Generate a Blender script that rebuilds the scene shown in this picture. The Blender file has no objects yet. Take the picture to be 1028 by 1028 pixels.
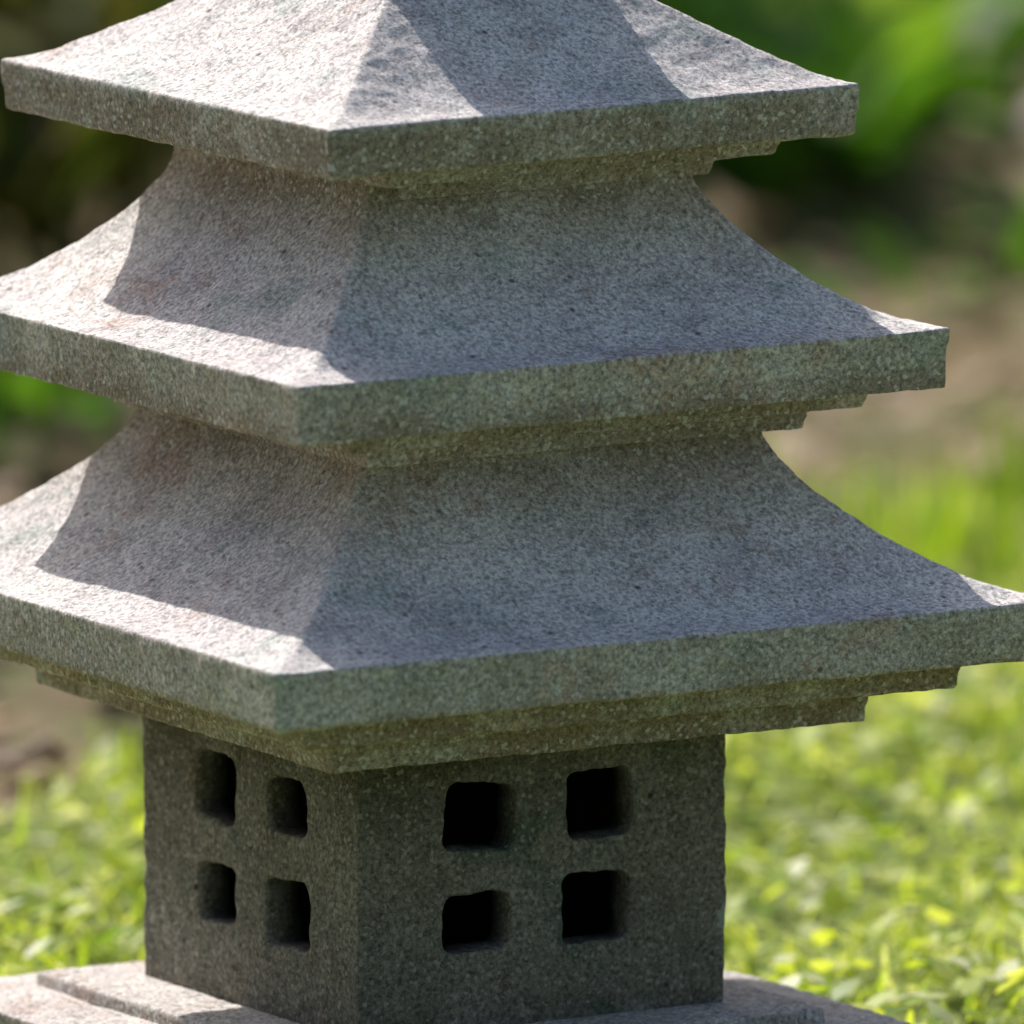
import bpy, math, random
import numpy as np
from mathutils import Vector, Matrix
random.seed(7); rng=np.random.default_rng(7)
K=0.0006
sc=bpy.context.scene
sc.view_settings.view_transform='Standard'; sc.view_settings.look='None'; sc.view_settings.exposure=0
COL=sc.collection
ALPHA=math.radians(31)
Z3=556*K          # eave-top height of lowest roof
SUN_EL=math.radians(41)

# ---------------- node helpers ----------------
def newmat(name):
    m=bpy.data.materials.new(name); m.use_nodes=True
    nt=m.node_tree; nt.nodes.clear(); return m,nt
def N(nt,t,**kw):
    n=nt.nodes.new(t)
    for k,v in kw.items(): setattr(n,k,v)
    return n
def ramp(nt,src,stops):
    r=nt.nodes.new('ShaderNodeValToRGB'); e=r.color_ramp.elements
    while len(e)<len(stops): e.new(.5)
    for i,(p,c) in enumerate(stops):
        e[i].position=p; e[i].color=(c[0],c[1],c[2],1) if not isinstance(c,(int,float)) else (c,c,c,1)
    nt.links.new(src,r.inputs[0]); return r.outputs[0]
def mix(nt,fac,a,b,mode='MIX'):
    m=nt.nodes.new('ShaderNodeMix'); m.data_type='RGBA'; m.blend_type=mode
    for sock,v in ((m.inputs[0],fac),(m.inputs[6],a),(m.inputs[7],b)):
        if isinstance(v,bpy.types.NodeSocket): nt.links.new(v,sock)
        elif isinstance(v,(int,float)): sock.default_value=v if sock==m.inputs[0] else (v,v,v,1)
        else: sock.default_value=(*v,1)
    return m.outputs[2]
def math_(nt,op,a,b=None,c=None):
    n=nt.nodes.new('ShaderNodeMath'); n.operation=op
    for i,v in enumerate((a,b,c)):
        if v is None: continue
        if isinstance(v,bpy.types.NodeSocket): nt.links.new(v,n.inputs[i])
        else: n.inputs[i].default_value=v
    return n.outputs[0]
def noise(nt,co,scale,detail=2,rough=.5):
    n=N(nt,'ShaderNodeTexNoise'); n.inputs['Scale'].default_value=scale
    n.inputs['Detail'].default_value=detail; n.inputs['Roughness'].default_value=rough
    nt.links.new(co,n.inputs['Vector']); return n.outputs[0]

def stone_mat(name,base,stain,green,greenamt=.5,teal=.45,box=False):
    m,nt=newmat(name); L=nt.links
    out=N(nt,'ShaderNodeOutputMaterial'); b=N(nt,'ShaderNodeBsdfPrincipled')
    b.inputs['Roughness'].default_value=.95; b.inputs['Specular IOR Level'].default_value=.1
    L.new(b.outputs[0],out.inputs[0])
    tc=N(nt,'ShaderNodeTexCoord'); co=tc.outputs['Object']
    sx=N(nt,'ShaderNodeSeparateXYZ'); L.new(co,sx.inputs[0])
    big=noise(nt,co,8,4,.65); mid=noise(nt,co,30,3,.65)
    fine=noise(nt,co,340,2,.85)
    c=mix(nt,ramp(nt,big,[(.38,0),(.62,1)]),base,stain)
    c=mix(nt,ramp(nt,mid,[(.35,.0),(.75,.6)]),c,tuple(x*1.2 for x in base))
    c=mix(nt,ramp(nt,mid,[(.30,.35),(.45,0)]),c,tuple(x*.6 for x in stain))
    geo=N(nt,'ShaderNodeNewGeometry'); sep=N(nt,'ShaderNodeSeparateXYZ'); L.new(geo.outputs['True Normal'],sep.inputs[0])
    vert=ramp(nt,sep.outputs[2],[(.25,1.0),(.8,.0)])
    patch=noise(nt,co,15,4,.7)
    g=math_(nt,'MULTIPLY',vert,ramp(nt,patch,[(.34,.4),(.6,1)]))
    c=mix(nt,math_(nt,'MULTIPLY',g,greenamt),c,green)
    p2=noise(nt,co,10.5,4,.75)
    c=mix(nt,ramp(nt,p2,[(.56,0),(.66,teal)]),c,tuple(x*k for x,k in zip(stain,(.56,.76,.70))))
    c=mix(nt,ramp(nt,p2,[(.32,.65),(.44,0)]),c,tuple(x*k for x,k in zip(stain,(.84,.64,.52))))
    # brown stains on the neck tops; steps under the slabs darkened too
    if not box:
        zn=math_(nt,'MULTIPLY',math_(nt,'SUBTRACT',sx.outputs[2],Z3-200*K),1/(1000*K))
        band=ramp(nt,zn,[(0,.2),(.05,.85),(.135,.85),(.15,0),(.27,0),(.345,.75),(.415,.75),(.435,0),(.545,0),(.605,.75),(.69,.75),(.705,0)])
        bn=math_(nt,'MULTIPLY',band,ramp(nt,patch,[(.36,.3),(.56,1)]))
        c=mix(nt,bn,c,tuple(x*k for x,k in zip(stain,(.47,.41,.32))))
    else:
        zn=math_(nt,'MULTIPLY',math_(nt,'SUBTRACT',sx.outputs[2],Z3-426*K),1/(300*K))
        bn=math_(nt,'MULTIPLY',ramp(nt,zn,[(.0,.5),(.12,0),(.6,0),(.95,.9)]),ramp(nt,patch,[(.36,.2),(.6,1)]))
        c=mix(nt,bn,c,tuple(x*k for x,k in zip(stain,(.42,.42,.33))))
    c=mix(nt,1.0,c,ramp(nt,fine,[(.30,.42),(.5,1.0),(.70,1.6)]),'MULTIPLY')
    v=N(nt,'ShaderNodeTexVoronoi'); v.inputs['Scale'].default_value=430; L.new(co,v.inputs['Vector'])
    s_=N(nt,'ShaderNodeSeparateColor'); L.new(v.outputs['Color'],s_.inputs[0])
    c=mix(nt,ramp(nt,s_.outputs[0],[(.88,0),(.95,.5)]),c,tuple(min(.88,x*1.8) for x in base))
    c=mix(nt,ramp(nt,s_.outputs[1],[(.90,0),(.96,.55)]),c,tuple(x*.28 for x in base))
    v2=N(nt,'ShaderNodeTexVoronoi'); v2.inputs['Scale'].default_value=62; L.new(co,v2.inputs['Vector'])
    s2=N(nt,'ShaderNodeSeparateColor'); L.new(v2.outputs['Color'],s2.inputs[0])
    pore=math_(nt,'MULTIPLY',ramp(nt,v2.outputs['Distance'],[(.06,1),(.16,0)]),ramp(nt,s2.outputs[2],[(.5,0),(.8,.95)]))
    c=mix(nt,pore,c,tuple(x*.2 for x in base))
    if box:
        v3=N(nt,'ShaderNodeTexVoronoi'); v3.inputs['Scale'].default_value=22; L.new(co,v3.inputs['Vector'])
        s3_=N(nt,'ShaderNodeSeparateColor'); L.new(v3.outputs['Color'],s3_.inputs[0])
        li=math_(nt,'ADD',v3.outputs['Distance'],math_(nt,'MULTIPLY',math_(nt,'SUBTRACT',noise(nt,co,170,2,.8),.5),1.1))
        li=math_(nt,'MULTIPLY',ramp(nt,li,[(.14,1),(.24,0)]),ramp(nt,s3_.outputs[0],[(.80,0),(.84,.7)]))
        c=mix(nt,li,c,(.45,.48,.44))
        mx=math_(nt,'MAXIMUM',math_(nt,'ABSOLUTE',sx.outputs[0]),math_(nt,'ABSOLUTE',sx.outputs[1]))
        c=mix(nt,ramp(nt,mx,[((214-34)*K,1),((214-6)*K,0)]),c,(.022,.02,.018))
    L.new(c,b.inputs['Base Color'])
    hs=math_(nt,'SUBTRACT',fine,pore)
    bp=N(nt,'ShaderNodeBump'); bp.inputs['Strength'].default_value=.4; bp.inputs['Distance'].default_value=.0008
    L.new(hs,bp.inputs['Height']); L.new(bp.outputs[0],b.inputs['Normal'])
    return m
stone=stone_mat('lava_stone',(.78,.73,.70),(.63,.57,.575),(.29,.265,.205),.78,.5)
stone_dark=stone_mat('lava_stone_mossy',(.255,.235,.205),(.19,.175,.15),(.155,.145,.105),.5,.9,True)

# ---------------- lantern ----------------
root=bpy.data.objects.new('stone_pagoda_lantern',None); COL.objects.link(root)
root.rotation_euler=(0,0,ALPHA)
def loops_mesh(name,loops):
    """loops: (half,z) or (half,z,cut_left_u,cut_left_v)"""
    vs=[];fs=[]
    for l in loops:
        h=l[0]*K; z=l[1]*K+Z3; cu=(l[2] if len(l)>2 else 0)*K; cv=(l[3] if len(l)>3 else 0)*K
        vs+=[(-h+cu,-h,z),(h,-h,z),(h,h-cv,z),(-h+cu,h-cv,z)]
    n=len(loops)
    for i in range(n-1):
        for j in range(4):
            a=i*4+j; b=i*4+(j+1)%4
            fs.append((a,b,b+4,a+4))
    fs.append((3,2,1,0)); t=(n-1)*4; fs.append((t,t+1,t+2,t+3))
    me=bpy.data.meshes.new(name); me.from_pydata(vs,[],fs); me.update(); return me
def finish(name,me,mat,vox=2.7,smooth=5,disp=.0024,twist=0,off=(0,0)):
    ob=bpy.data.objects.new(name,me); COL.objects.link(ob); ob.parent=root
    ob.rotation_euler=(0,0,math.radians(twist)); ob.location=(off[0]*K,off[1]*K,0)
    me.materials.append(mat)
    r=ob.modifiers.new('r','REMESH'); r.mode='VOXEL'; r.voxel_size=vox*K; r.use_smooth_shade=True
    s=ob.modifiers.new('s','SMOOTH'); s.iterations=smooth; s.factor=.5
    for i,(sz,st) in enumerate(((.055,disp),(.013,disp*.7))):
        tx=bpy.data.textures.new(name+'t%d'%i,'CLOUDS'); tx.noise_scale=sz; tx.noise_depth=2 if i==0 else 1
        d=ob.modifiers.new('d%d'%i,'DISPLACE'); d.texture=tx; d.strength=st; d.mid_level=.5; d.texture_coords='LOCAL'
    return ob
def curve(pts,n=26):
    pts=np.array(pts,float); out=[]
    P=np.vstack([2*pts[0]-pts[1],pts,2*pts[-1]-pts[-2]])
    per=max(2,n//(len(pts)-1))
    for i in range(1,len(P)-2):
        for t in np.linspace(0,1,per,endpoint=False):
            p0,p1,p2,p3=P[i-1],P[i],P[i+1],P[i+2]
            out.append(.5*((2*p1)+(-p0+p2)*t+(2*p0-5*p1+4*p2-p3)*t*t+(-p0+3*p1-3*p2+p3)*t**3))
    out.append(pts[-1]); return out
def roof(name,s,z0,th,steps,prof,top,mat,twist=0,off=(0,0),cu=0,cv=0):
    h=s/2; lo=[]
    for idx,(i,d) in enumerate(steps):
        nd=steps[idx+1][1] if idx+1<len(steps) else 0
        lo.append((h-i-6,z0-th-d,cu,cv)); lo.append((h-i,z0-th-nd-1,cu,cv))
    lo.append((h-3,z0-th)); lo.append((h,z0))
    for t,z in curve(prof)[1:]: lo.append((h-t,z0+z))
    lo.append((h-prof[-1][0],z0+top))
    return finish(name,loops_mesh(name,lo),mat,twist=twist,off=off)
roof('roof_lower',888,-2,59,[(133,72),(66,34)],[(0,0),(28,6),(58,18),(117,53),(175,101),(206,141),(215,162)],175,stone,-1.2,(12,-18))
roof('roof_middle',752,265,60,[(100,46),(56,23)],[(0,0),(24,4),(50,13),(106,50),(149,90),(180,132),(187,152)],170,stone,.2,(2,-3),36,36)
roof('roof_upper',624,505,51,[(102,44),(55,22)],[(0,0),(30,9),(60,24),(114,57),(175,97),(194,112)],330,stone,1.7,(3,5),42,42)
def lathe(name,prof,mat,seg=48):
    vs=[];fs=[]
    for r,z in prof:
        for j in range(seg):
            a=2*math.pi*j/seg; vs.append((r*K*math.cos(a),r*K*math.sin(a),z*K+Z3))
    for i in range(len(prof)-1):
        for j in range(seg):
            a=i*seg+j;b=i*seg+(j+1)%seg; fs.append((a,b,b+seg,a+seg))
    fs.append(tuple(range(seg))[::-1]); fs.append(tuple(range((len(prof)-1)*seg,len(prof)*seg)))
    me=bpy.data.meshes.new(name); me.from_pydata(vs,[],fs); return finish(name,me,mat,disp=.0012)
zt=505+325
lathe('finial',[(95,zt),(98,zt+20),(60,zt+32),(58,zt+45),(90,zt+75),(104,zt+110),(100,zt+145),(78,zt+185),(45,zt+220),(18,zt+250),(4,zt+262)],stone)
def boxobj(name,x0,x1,y0,y1,z0,z1,bev=0):
    v=[]
    for z in (z0,z1):
        v+= [(x0*K,y0*K,z*K+Z3),(x1*K,y0*K,z*K+Z3),(x1*K,y1*K,z*K+Z3),(x0*K,y1*K,z*K+Z3)]
    me=bpy.data.meshes.new(name); me.from_pydata(v,[],[(3,2,1,0),(4,5,6,7),(0,1,5,4),(1,2,6,5),(2,3,7,6),(3,0,4,7)])
    o=bpy.data.objects.new(name,me); COL.objects.link(o)
    if bev:
        m=o.modifiers.new('b','BEVEL'); m.width=bev*K; m.segments=4
    return o
H=214; ZB=-426
body=boxobj('fire_box_tmp',-H,H,-H,H,ZB-6,-128)
cut=[boxobj('c',-H+40,H-40,-H+40,H-40,ZB+30,-150)]
zr=[(ZB+78,ZB+142),(ZB+184,ZB+250)]; ur=[(-H+101,-H+181),(-H+242,-H+320)]
for (a,b) in ur:
    for (c,d) in zr:
        j=lambda: random.uniform(-5,5)
        for side in (0,1):
            bx=(a+j(),b+j(),-H-60,-H+90,c+j(),d+j()) if side==0 else (-H-60,-H+90,a+j(),b+j(),c+j(),d+j())
            o=boxobj('c',*bx,random.uniform(8,16))
            mid_=Vector(((bx[0]+bx[1])/2*K,(bx[2]+bx[3])/2*K,(bx[4]+bx[5])/2*K+Z3))
            R=Matrix.Rotation(math.radians(random.uniform(-5,5)),4,'Y' if side==0 else 'X')
            o.data.transform(Matrix.Translation(mid_)@R@Matrix.Translation(-mid_))
            cut.append(o)
        cut.append(boxobj('c',a,b,H-32,H+60,c,d,12))
        cut.append(boxobj('c',H-32,H+60,a,b,c,d,12))
for c in cut:
    m=body.modifiers.new('b','BOOLEAN'); m.operation='DIFFERENCE'; m.object=c; m.solver='EXACT'
dg=bpy.context.evaluated_depsgraph_get()
me=bpy.data.meshes.new_from_object(body.evaluated_get(dg))
for o in cut+[body]: bpy.data.objects.remove(o,do_unlink=True)
me.materials.clear()
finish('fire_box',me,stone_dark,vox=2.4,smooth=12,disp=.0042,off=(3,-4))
finish('base_plate',loops_mesh('base_plate',[(H+78,ZB-18),(H+76,ZB-1)]+[(H-10,ZB+1)]),stone,disp=.002)
finish('base_plinth',loops_mesh('base_plinth',[(H+150,-560),(H+165,ZB-60),(H+165,ZB-22),(H+60,ZB-14)]),stone,disp=.003)

# ---------------- ground ----------------
def edgeY(x): return 1.0+(x+.31)*1.9+.06*np.sin(x*9)+.04*np.sin(x*23+1)
m,nt=newmat('ground_soil_and_turf'); L=nt.links
out=N(nt,'ShaderNodeOutputMaterial'); b=N(nt,'ShaderNodeBsdfPrincipled'); b.inputs['Roughness'].default_value=.95
L.new(b.outputs[0],out.inputs[0]); tc=N(nt,'ShaderNodeTexCoord'); co=tc.outputs['Object']
sx=N(nt,'ShaderNodeSeparateXYZ'); L.new(co,sx.inputs[0])
e_=math_(nt,'SUBTRACT',math_(nt,'MULTIPLY_ADD',sx.outputs[0],1.9,1.0+.31*1.9),sx.outputs[1])
lawn=ramp(nt,math_(nt,'MULTIPLY_ADD',noise(nt,co,3.5,3,.6),.5,e_),[(.18,0),(.34,1)])
soil=ramp(nt,noise(nt,co,8,5,.7),[(.3,(.09,.06,.03)),(.5,(.24,.165,.09)),(.7,(.42,.31,.19))])
soil=mix(nt,ramp(nt,noise(nt,co,3.6,4,.65),[(.45,0),(.58,.85)]),soil,(.12,.14,.035))
turf=ramp(nt,noise(nt,co,40,3,.7),[(.3,(.10,.14,.025)),(.7,(.26,.32,.06))])
L.new(mix(nt,lawn,soil,turf),b.inputs['Base Color'])
bp=N(nt,'ShaderNodeBump'); bp.inputs['Strength'].default_value=1; bp.inputs['Distance'].default_value=.02
L.new(noise(nt,co,45,4,.7),bp.inputs['Height']); L.new(bp.outputs[0],b.inputs['Normal'])
gm=bpy.data.meshes.new('ground')
n=160; xs=np.concatenate([[-300,-60,-15],np.linspace(-5,5,n),[15,60,300]]); ys=np.concatenate([[-300,-60,-18],np.linspace(-4,12,n),[25,80,300]])
X,Y=np.meshgrid(xs,ys); Zg=(.012*np.sin(X*3.1+Y*1.7)+.010*np.sin(X*7.3-Y*4.9)+rng.normal(0,.003,X.shape))*np.clip((np.hypot(X,Y)-.4)*3,0,1)*(np.hypot(X,Y-4)<12)-.004
nv=len(xs); V=np.stack([X,Y,Zg],-1).reshape(-1,3)
F=[(j*nv+i,j*nv+i+1,(j+1)*nv+i+1,(j+1)*nv+i) for j in range(len(ys)-1) for i in range(nv-1)]
gm.from_pydata(V.tolist(),[],F); gm.materials.append(m); g=bpy.data.objects.new('ground',gm); COL.objects.link(g)

# ---------------- leaf material ----------------
def leaf_mat(name,stops,trans=.45,rough=.5,tcol=(1.15,1.25,.5),var=None,spec=.3):
    m,nt=newmat(name); L=nt.links
    out=N(nt,'ShaderNodeOutputMaterial'); b=N(nt,'ShaderNodeBsdfPrincipled'); b.inputs['Roughness'].default_value=rough
    b.inputs['Specular IOR Level'].default_value=spec
    at=N(nt,'ShaderNodeAttribute',attribute_name='rnd')
    c=ramp(nt,at.outputs['Fac'],stops)
    if var:
        tc=N(nt,'ShaderNodeTexCoord')
        c=mix(nt,1.0,c,ramp(nt,noise(nt,tc.outputs['Object'],var,2,.6),[(.3,.6),(.7,1.3)]),'MULTIPLY')
    L.new(c,b.inputs['Base Color'])
    t=N(nt,'ShaderNodeBsdfTranslucent'); L.new(mix(nt,1.0,c,tcol,'MULTIPLY'),t.inputs[0])
    ms=N(nt,'ShaderNodeMixShader'); ms.inputs[0].default_value=trans
    L.new(b.outputs[0],ms.inputs[1]); L.new(t.outputs[0],ms.inputs[2]); L.new(ms.outputs[0],out.inputs[0])
    return m
def build(name,V,F,R,mat):
    me=bpy.data.meshes.new(name); me.vertices.add(len(V)); me.vertices.foreach_set('co',V.astype(np.float32).ravel())
    me.loops.add(F.size); me.loops.foreach_set('vertex_index',F.astype(np.int32).ravel())
    me.polygons.add(len(F)); me.polygons.foreach_set('loop_start',np.arange(0,F.size,4,dtype=np.int32))
    me.update(calc_edges=True)
    a=me.attributes.new('rnd','FLOAT','POINT'); a.data.foreach_set('value',R.astype(np.float32))
    me.polygons.foreach_set('use_smooth',np.ones(len(F),bool)); me.materials.append(mat); me.validate()
    ob=bpy.data.objects.new(name,me); COL.objects.link(ob)
    return ob
def blades(P,length,width,az,lean,curl,rnd,prof,nseg):
    n=len(P); d=np.stack([np.cos(az),np.sin(az),np.zeros(n)],1); s=np.stack([-np.sin(az),np.cos(az),np.zeros(n)],1)
    c=P.copy(); th=lean.copy(); Vs=[]
    for i in range(nseg+1):
        w=(width*prof[i]/2)[:,None]
        Vs.append(c-s*w); Vs.append(c+s*w)
        c=c+(d*np.sin(th)[:,None]+np.array([0,0,1.])*np.cos(th)[:,None])*(length/nseg)[:,None]; th=th+curl/nseg
    V=np.stack(Vs,1); m=2*(nseg+1)
    f=np.array([[2*i,2*i+1,2*i+3,2*i+2] for i in range(nseg)])
    F=(np.arange(n)[:,None,None]*m+f[None]).reshape(-1,4)
    return V.reshape(-1,3),F,np.repeat(rnd,m)
def merge(parts):
    o=0;Vs=[];Fs=[];Rs=[]
    for V,F,R in parts: Vs.append(V);Fs.append(F+o);Rs.append(R);o+=len(V)
    return np.concatenate(Vs),np.concatenate(Fs),np.concatenate(Rs)
def gz(p): return .012*np.sin(p[:,0]*3.1+p[:,1]*1.7)+.010*np.sin(p[:,0]*7.3-p[:,1]*4.9)-.006

# ---------------- lawn grass ----------------
def scatter(n,x0,x1,y0,y1):
    p=np.stack([rng.uniform(x0,x1,n),rng.uniform(y0,y1,n),np.zeros(n)],1)
    ca,sa=math.cos(ALPHA),math.sin(ALPHA)
    lx=np.abs(p[:,0]*ca+p[:,1]*sa); ly=np.abs(-p[:,0]*sa+p[:,1]*ca)
    return p[(np.maximum(lx,ly)>.24)]
def lawn_ok(p,soft=.12): return p[:,1]<edgeY(p[:,0])+rng.normal(0,soft,len(p))
grass=leaf_mat('lawn_grass_blade',[(0,(.17,.30,.03)),(.3,(.40,.54,.06)),(.65,(.62,.70,.11)),(.85,(.74,.77,.26)),(1,(.84,.84,.62))],.52,.5,(1.2,1.2,.55))
p=scatter(58000,-1.1,1.4,-.8,3.4); p=p[lawn_ok(p)]
pat=.5+.5*np.sin(p[:,0]*8+3*np.sin(p[:,1]*5))*np.sin(p[:,1]*7+p[:,0]*3)
keep=rng.random(len(p))<.4+.6*pat; p=p[keep]; pat=pat[keep]; p[:,2]=gz(p); n=len(p)
A=blades(p,rng.uniform(.012,.036,n)*(.6+.8*pat),rng.uniform(.0025,.006,n),rng.uniform(0,6.28,n),rng.uniform(.2,1.1,n),rng.uniform(.2,1.2,n),np.clip(rng.normal(.52,.26,n)+.3*(pat-.5),0,1),[1,.95,.7,.05],3)
p=scatter(16000,-1.1,1.4,-.6,3.3); p=p[lawn_ok(p)]; n=len(p); p[:,2]=gz(p)+rng.uniform(.008,.026,n)
B=blades(p,rng.uniform(.012,.03,n),rng.uniform(.010,.020,n),rng.uniform(0,6.28,n),rng.uniform(.8,1.6,n),rng.uniform(0,.6,n),np.clip(rng.normal(.6,.34,n),0,1),[.25,1,.9,.2],3)
tc_=[]
for i in range(70):
    x=rng.uniform(-.6,1.4); y=float(edgeY(np.array(x)))+rng.normal(-.05,.1)
    if math.hypot(x,y)<.45 or (x<0 and rng.random()<.6): continue
    k=int(rng.integers(12,38)); q=np.stack([x+rng.normal(0,.025,k),y+rng.normal(0,.025,k),np.zeros(k)],1); tc_.append(q)
p=np.concatenate(tc_); n=len(p); p[:,2]=gz(p)
C=blades(p,rng.uniform(.05,.13,n)*np.where(p[:,0]<0,.6,1),rng.uniform(.003,.007,n),rng.uniform(0,6.28,n),rng.uniform(.0,.35,n),rng.uniform(.1,1.0,n),rng.uniform(.0,.35,n),[1,1,.85,.5,.05],4)
build('lawn_grass',*merge([A,B,C]),grass)

# ---------------- leaf litter ----------------
lit=leaf_mat('dry_leaf',[(0,(.10,.06,.03)),(.4,(.28,.18,.09)),(.75,(.46,.33,.20)),(.93,(.66,.50,.38)),(1,(.78,.66,.60))],.15,.7,(1,.9,.7))
p=scatter(7000,-1.6,2.2,.2,8); p=p[~lawn_ok(p,.15)]; n=len(p); p[:,2]=gz(p)+rng.uniform(.006,.03,n)
build('leaf_litter',*blades(p,rng.uniform(.02,.08,n),rng.uniform(.012,.04,n),rng.uniform(0,6.28,n),rng.uniform(1.1,1.7,n),rng.uniform(-.6,.6,n),rng.random(n),[.1,.9,1,.6,.05],4),lit)

# ---------------- plants ----------------
green=leaf_mat('broad_leaf',[(0,(.03,.08,.015)),(.4,(.08,.19,.025)),(.75,(.17,.34,.045)),(1,(.30,.42,.07))],.45,.55,(1.3,1.4,.5),9,.15)
dark=leaf_mat('dark_leaf',[(0,(.025,.045,.012)),(.5,(.065,.095,.022)),(.8,(.17,.17,.04)),(1,(.32,.30,.10))],.4,.6,(1.2,1.15,.5),9,.12)
LP=[.12,.1,.55,.95,1,.8,.45,.04]
def plant(name,x,y,nl,L0,L1,w,lean,mat,rb=(0,1),spread=.06):
    p=np.stack([x+rng.normal(0,spread,nl),y+rng.normal(0,spread,nl),np.zeros(nl)],1)
    a=blades(p,rng.uniform(L0,L1,nl),rng.uniform(w*.7,w*1.2,nl),rng.uniform(0,6.28,nl),rng.uniform(.05,lean,nl),rng.uniform(.5,1.8,nl),rng.uniform(*rb,nl),LP,7)
    return build(name,*a,mat)
for (x,y,nl,a,b_,w) in ((.30,3.9,30,.15,.36,.075),(.15,4.2,30,.2,.4,.08),(.0,4.4,30,.25,.5,.09),(.40,4.6,16,.12,.30,.07)):
    plant('broadleaf_plant',x,y,nl,a,b_,w,.8,green,(.2,1))
plant('broadleaf_plant',-.32,2.6,22,.07,.15,.035,.9,green,(.1,.8))
for (x,y,nl,a,b_,w) in ((-.33,3.3,30,.25,.6,.05),(-.52,3.6,34,.3,.7,.06),(-.2,3.9,30,.25,.6,.05),(-.75,3.4,34,.3,.8,.06),(-.4,4.6,40,.4,.9,.06),(-.05,5.4,36,.3,.7,.06),(-.9,5.0,40,.4,.9,.06)):
    plant('strap_leaf_shrub',x,y,nl,a,b_,w,.7,dark,(.15,1))
for i in range(22):
    plant('ground_cover_plant',rng.uniform(.15,1.0),rng.uniform(2.8,6),14,.04,.13,.03,1.1,green,(.1,.8),.06)

bark,nt=newmat('tree_bark'); o=N(nt,'ShaderNodeOutputMaterial'); b=N(nt,'ShaderNodeBsdfPrincipled'); nt.links.new(b.outputs[0],o.inputs[0]); b.inputs['Roughness'].default_value=.9
tcn=N(nt,'ShaderNodeTexCoord'); nt.links.new(ramp(nt,noise(nt,tcn.outputs['Object'],12,5,.7),[(.3,(.05,.035,.025)),(.7,(.16,.12,.085))]),b.inputs['Base Color'])
def limb(pts,rad,seg=9):
    V=[];F=[]
    for (q,r) in zip(pts,rad):
        for j in range(seg):
            t=2*math.pi*j/seg; V.append((q[0]+r*math.cos(t),q[1]+r*math.sin(t),q[2]))
    for i in range(len(pts)-1):
        for j in range(seg): F.append((i*seg+j,i*seg+(j+1)%seg,(i+1)*seg+(j+1)%seg,(i+1)*seg+j))
    return np.array(V),np.array(F),np.zeros(len(V))
def tree(x,y,h):
    e=bpy.data.objects.new('garden_tree',None); COL.objects.link(e); e.location=(x,y,0)
    parts=[limb([(0,0,-.05),(.04*h/4,0,h*.25),(0,.05,h*.5),(.05,0,h*.8)],[.14,.10,.08,.03])]
    cent=[(0,0,h*.85)]
    for i in range(8):
        a=rng.uniform(0,6.28); r=rng.uniform(.2,.36)*h; zz=h*rng.uniform(.5,.85)
        parts.append(limb([(0,0,h*.38),(r*.5*math.cos(a),r*.5*math.sin(a),(h*.42+zz)/2),(r*math.cos(a),r*math.sin(a),zz)],[.06,.04,.015])); cent.append((r*math.cos(a),r*math.sin(a),zz))
    t=build('trunk',*merge(parts),bark); t.parent=e
    c=np.array(cent)[rng.integers(0,len(cent),4000)]+rng.normal(0,h*.075,(4000,3)); k=len(c)
    f=build('crown',*blades(c,rng.uniform(.08,.16,k),rng.uniform(.04,.08,k),rng.uniform(0,6.28,k),rng.uniform(.2,2,k),rng.uniform(0,1,k),rng.random(k),[.2,1,.8,.1],3),green); f.parent=e
for x,y,h in ((-6,15,4.2),(-1,18,4.5),(4,16,4),(8,13,4.5),(-11,11,4)): tree(x,y,h)

# ---------------- sky, sun, camera ----------------
w=bpy.data.worlds.new('World'); sc.world=w; w.use_nodes=True; nt=w.node_tree
bg=nt.nodes['Background']; sky=nt.nodes.new('ShaderNodeTexSky'); sky.sky_type='NISHITA'; sky.sun_disc=False
az=math.atan2(-math.sin(ALPHA),math.cos(ALPHA))+math.radians(.4)
sky.sun_elevation=SUN_EL; sky.sun_rotation=az%(2*math.pi); sky.air_density=1; sky.dust_density=3.5
nt.links.new(sky.outputs[0],bg.inputs[0]); bg.inputs[1].default_value=.108
sd=bpy.data.lights.new('sun','SUN'); sd.energy=5; sd.angle=math.radians(.5); sd.color=(1,.96,.90)
so=bpy.data.objects.new('sun',sd); COL.objects.link(so)
D=Vector((math.sin(az)*math.cos(SUN_EL),math.cos(az)*math.cos(SUN_EL),math.sin(SUN_EL)))
so.rotation_euler=D.to_track_quat('Z','Y').to_euler(); so.location=D*20
cd=bpy.data.cameras.new('cam'); cam=bpy.data.objects.new('camera',cd); COL.objects.link(cam); sc.camera=cam
FPX=18000; ph=math.asin(.157); dist=FPX*K
tgt=Vector((84*K,0,Z3+60*K)); fw=Vector((0,math.cos(ph),-math.sin(ph)))
cam.location=tgt-fw*dist; cam.rotation_euler=(math.pi/2-ph,0,0)
cd.sensor_width=36; cd.lens=FPX*36/1028; cd.clip_start=.5; cd.clip_end=2000
cd.dof.use_dof=True; cd.dof.focus_distance=dist-.14; cd.dof.aperture_fstop=5.2
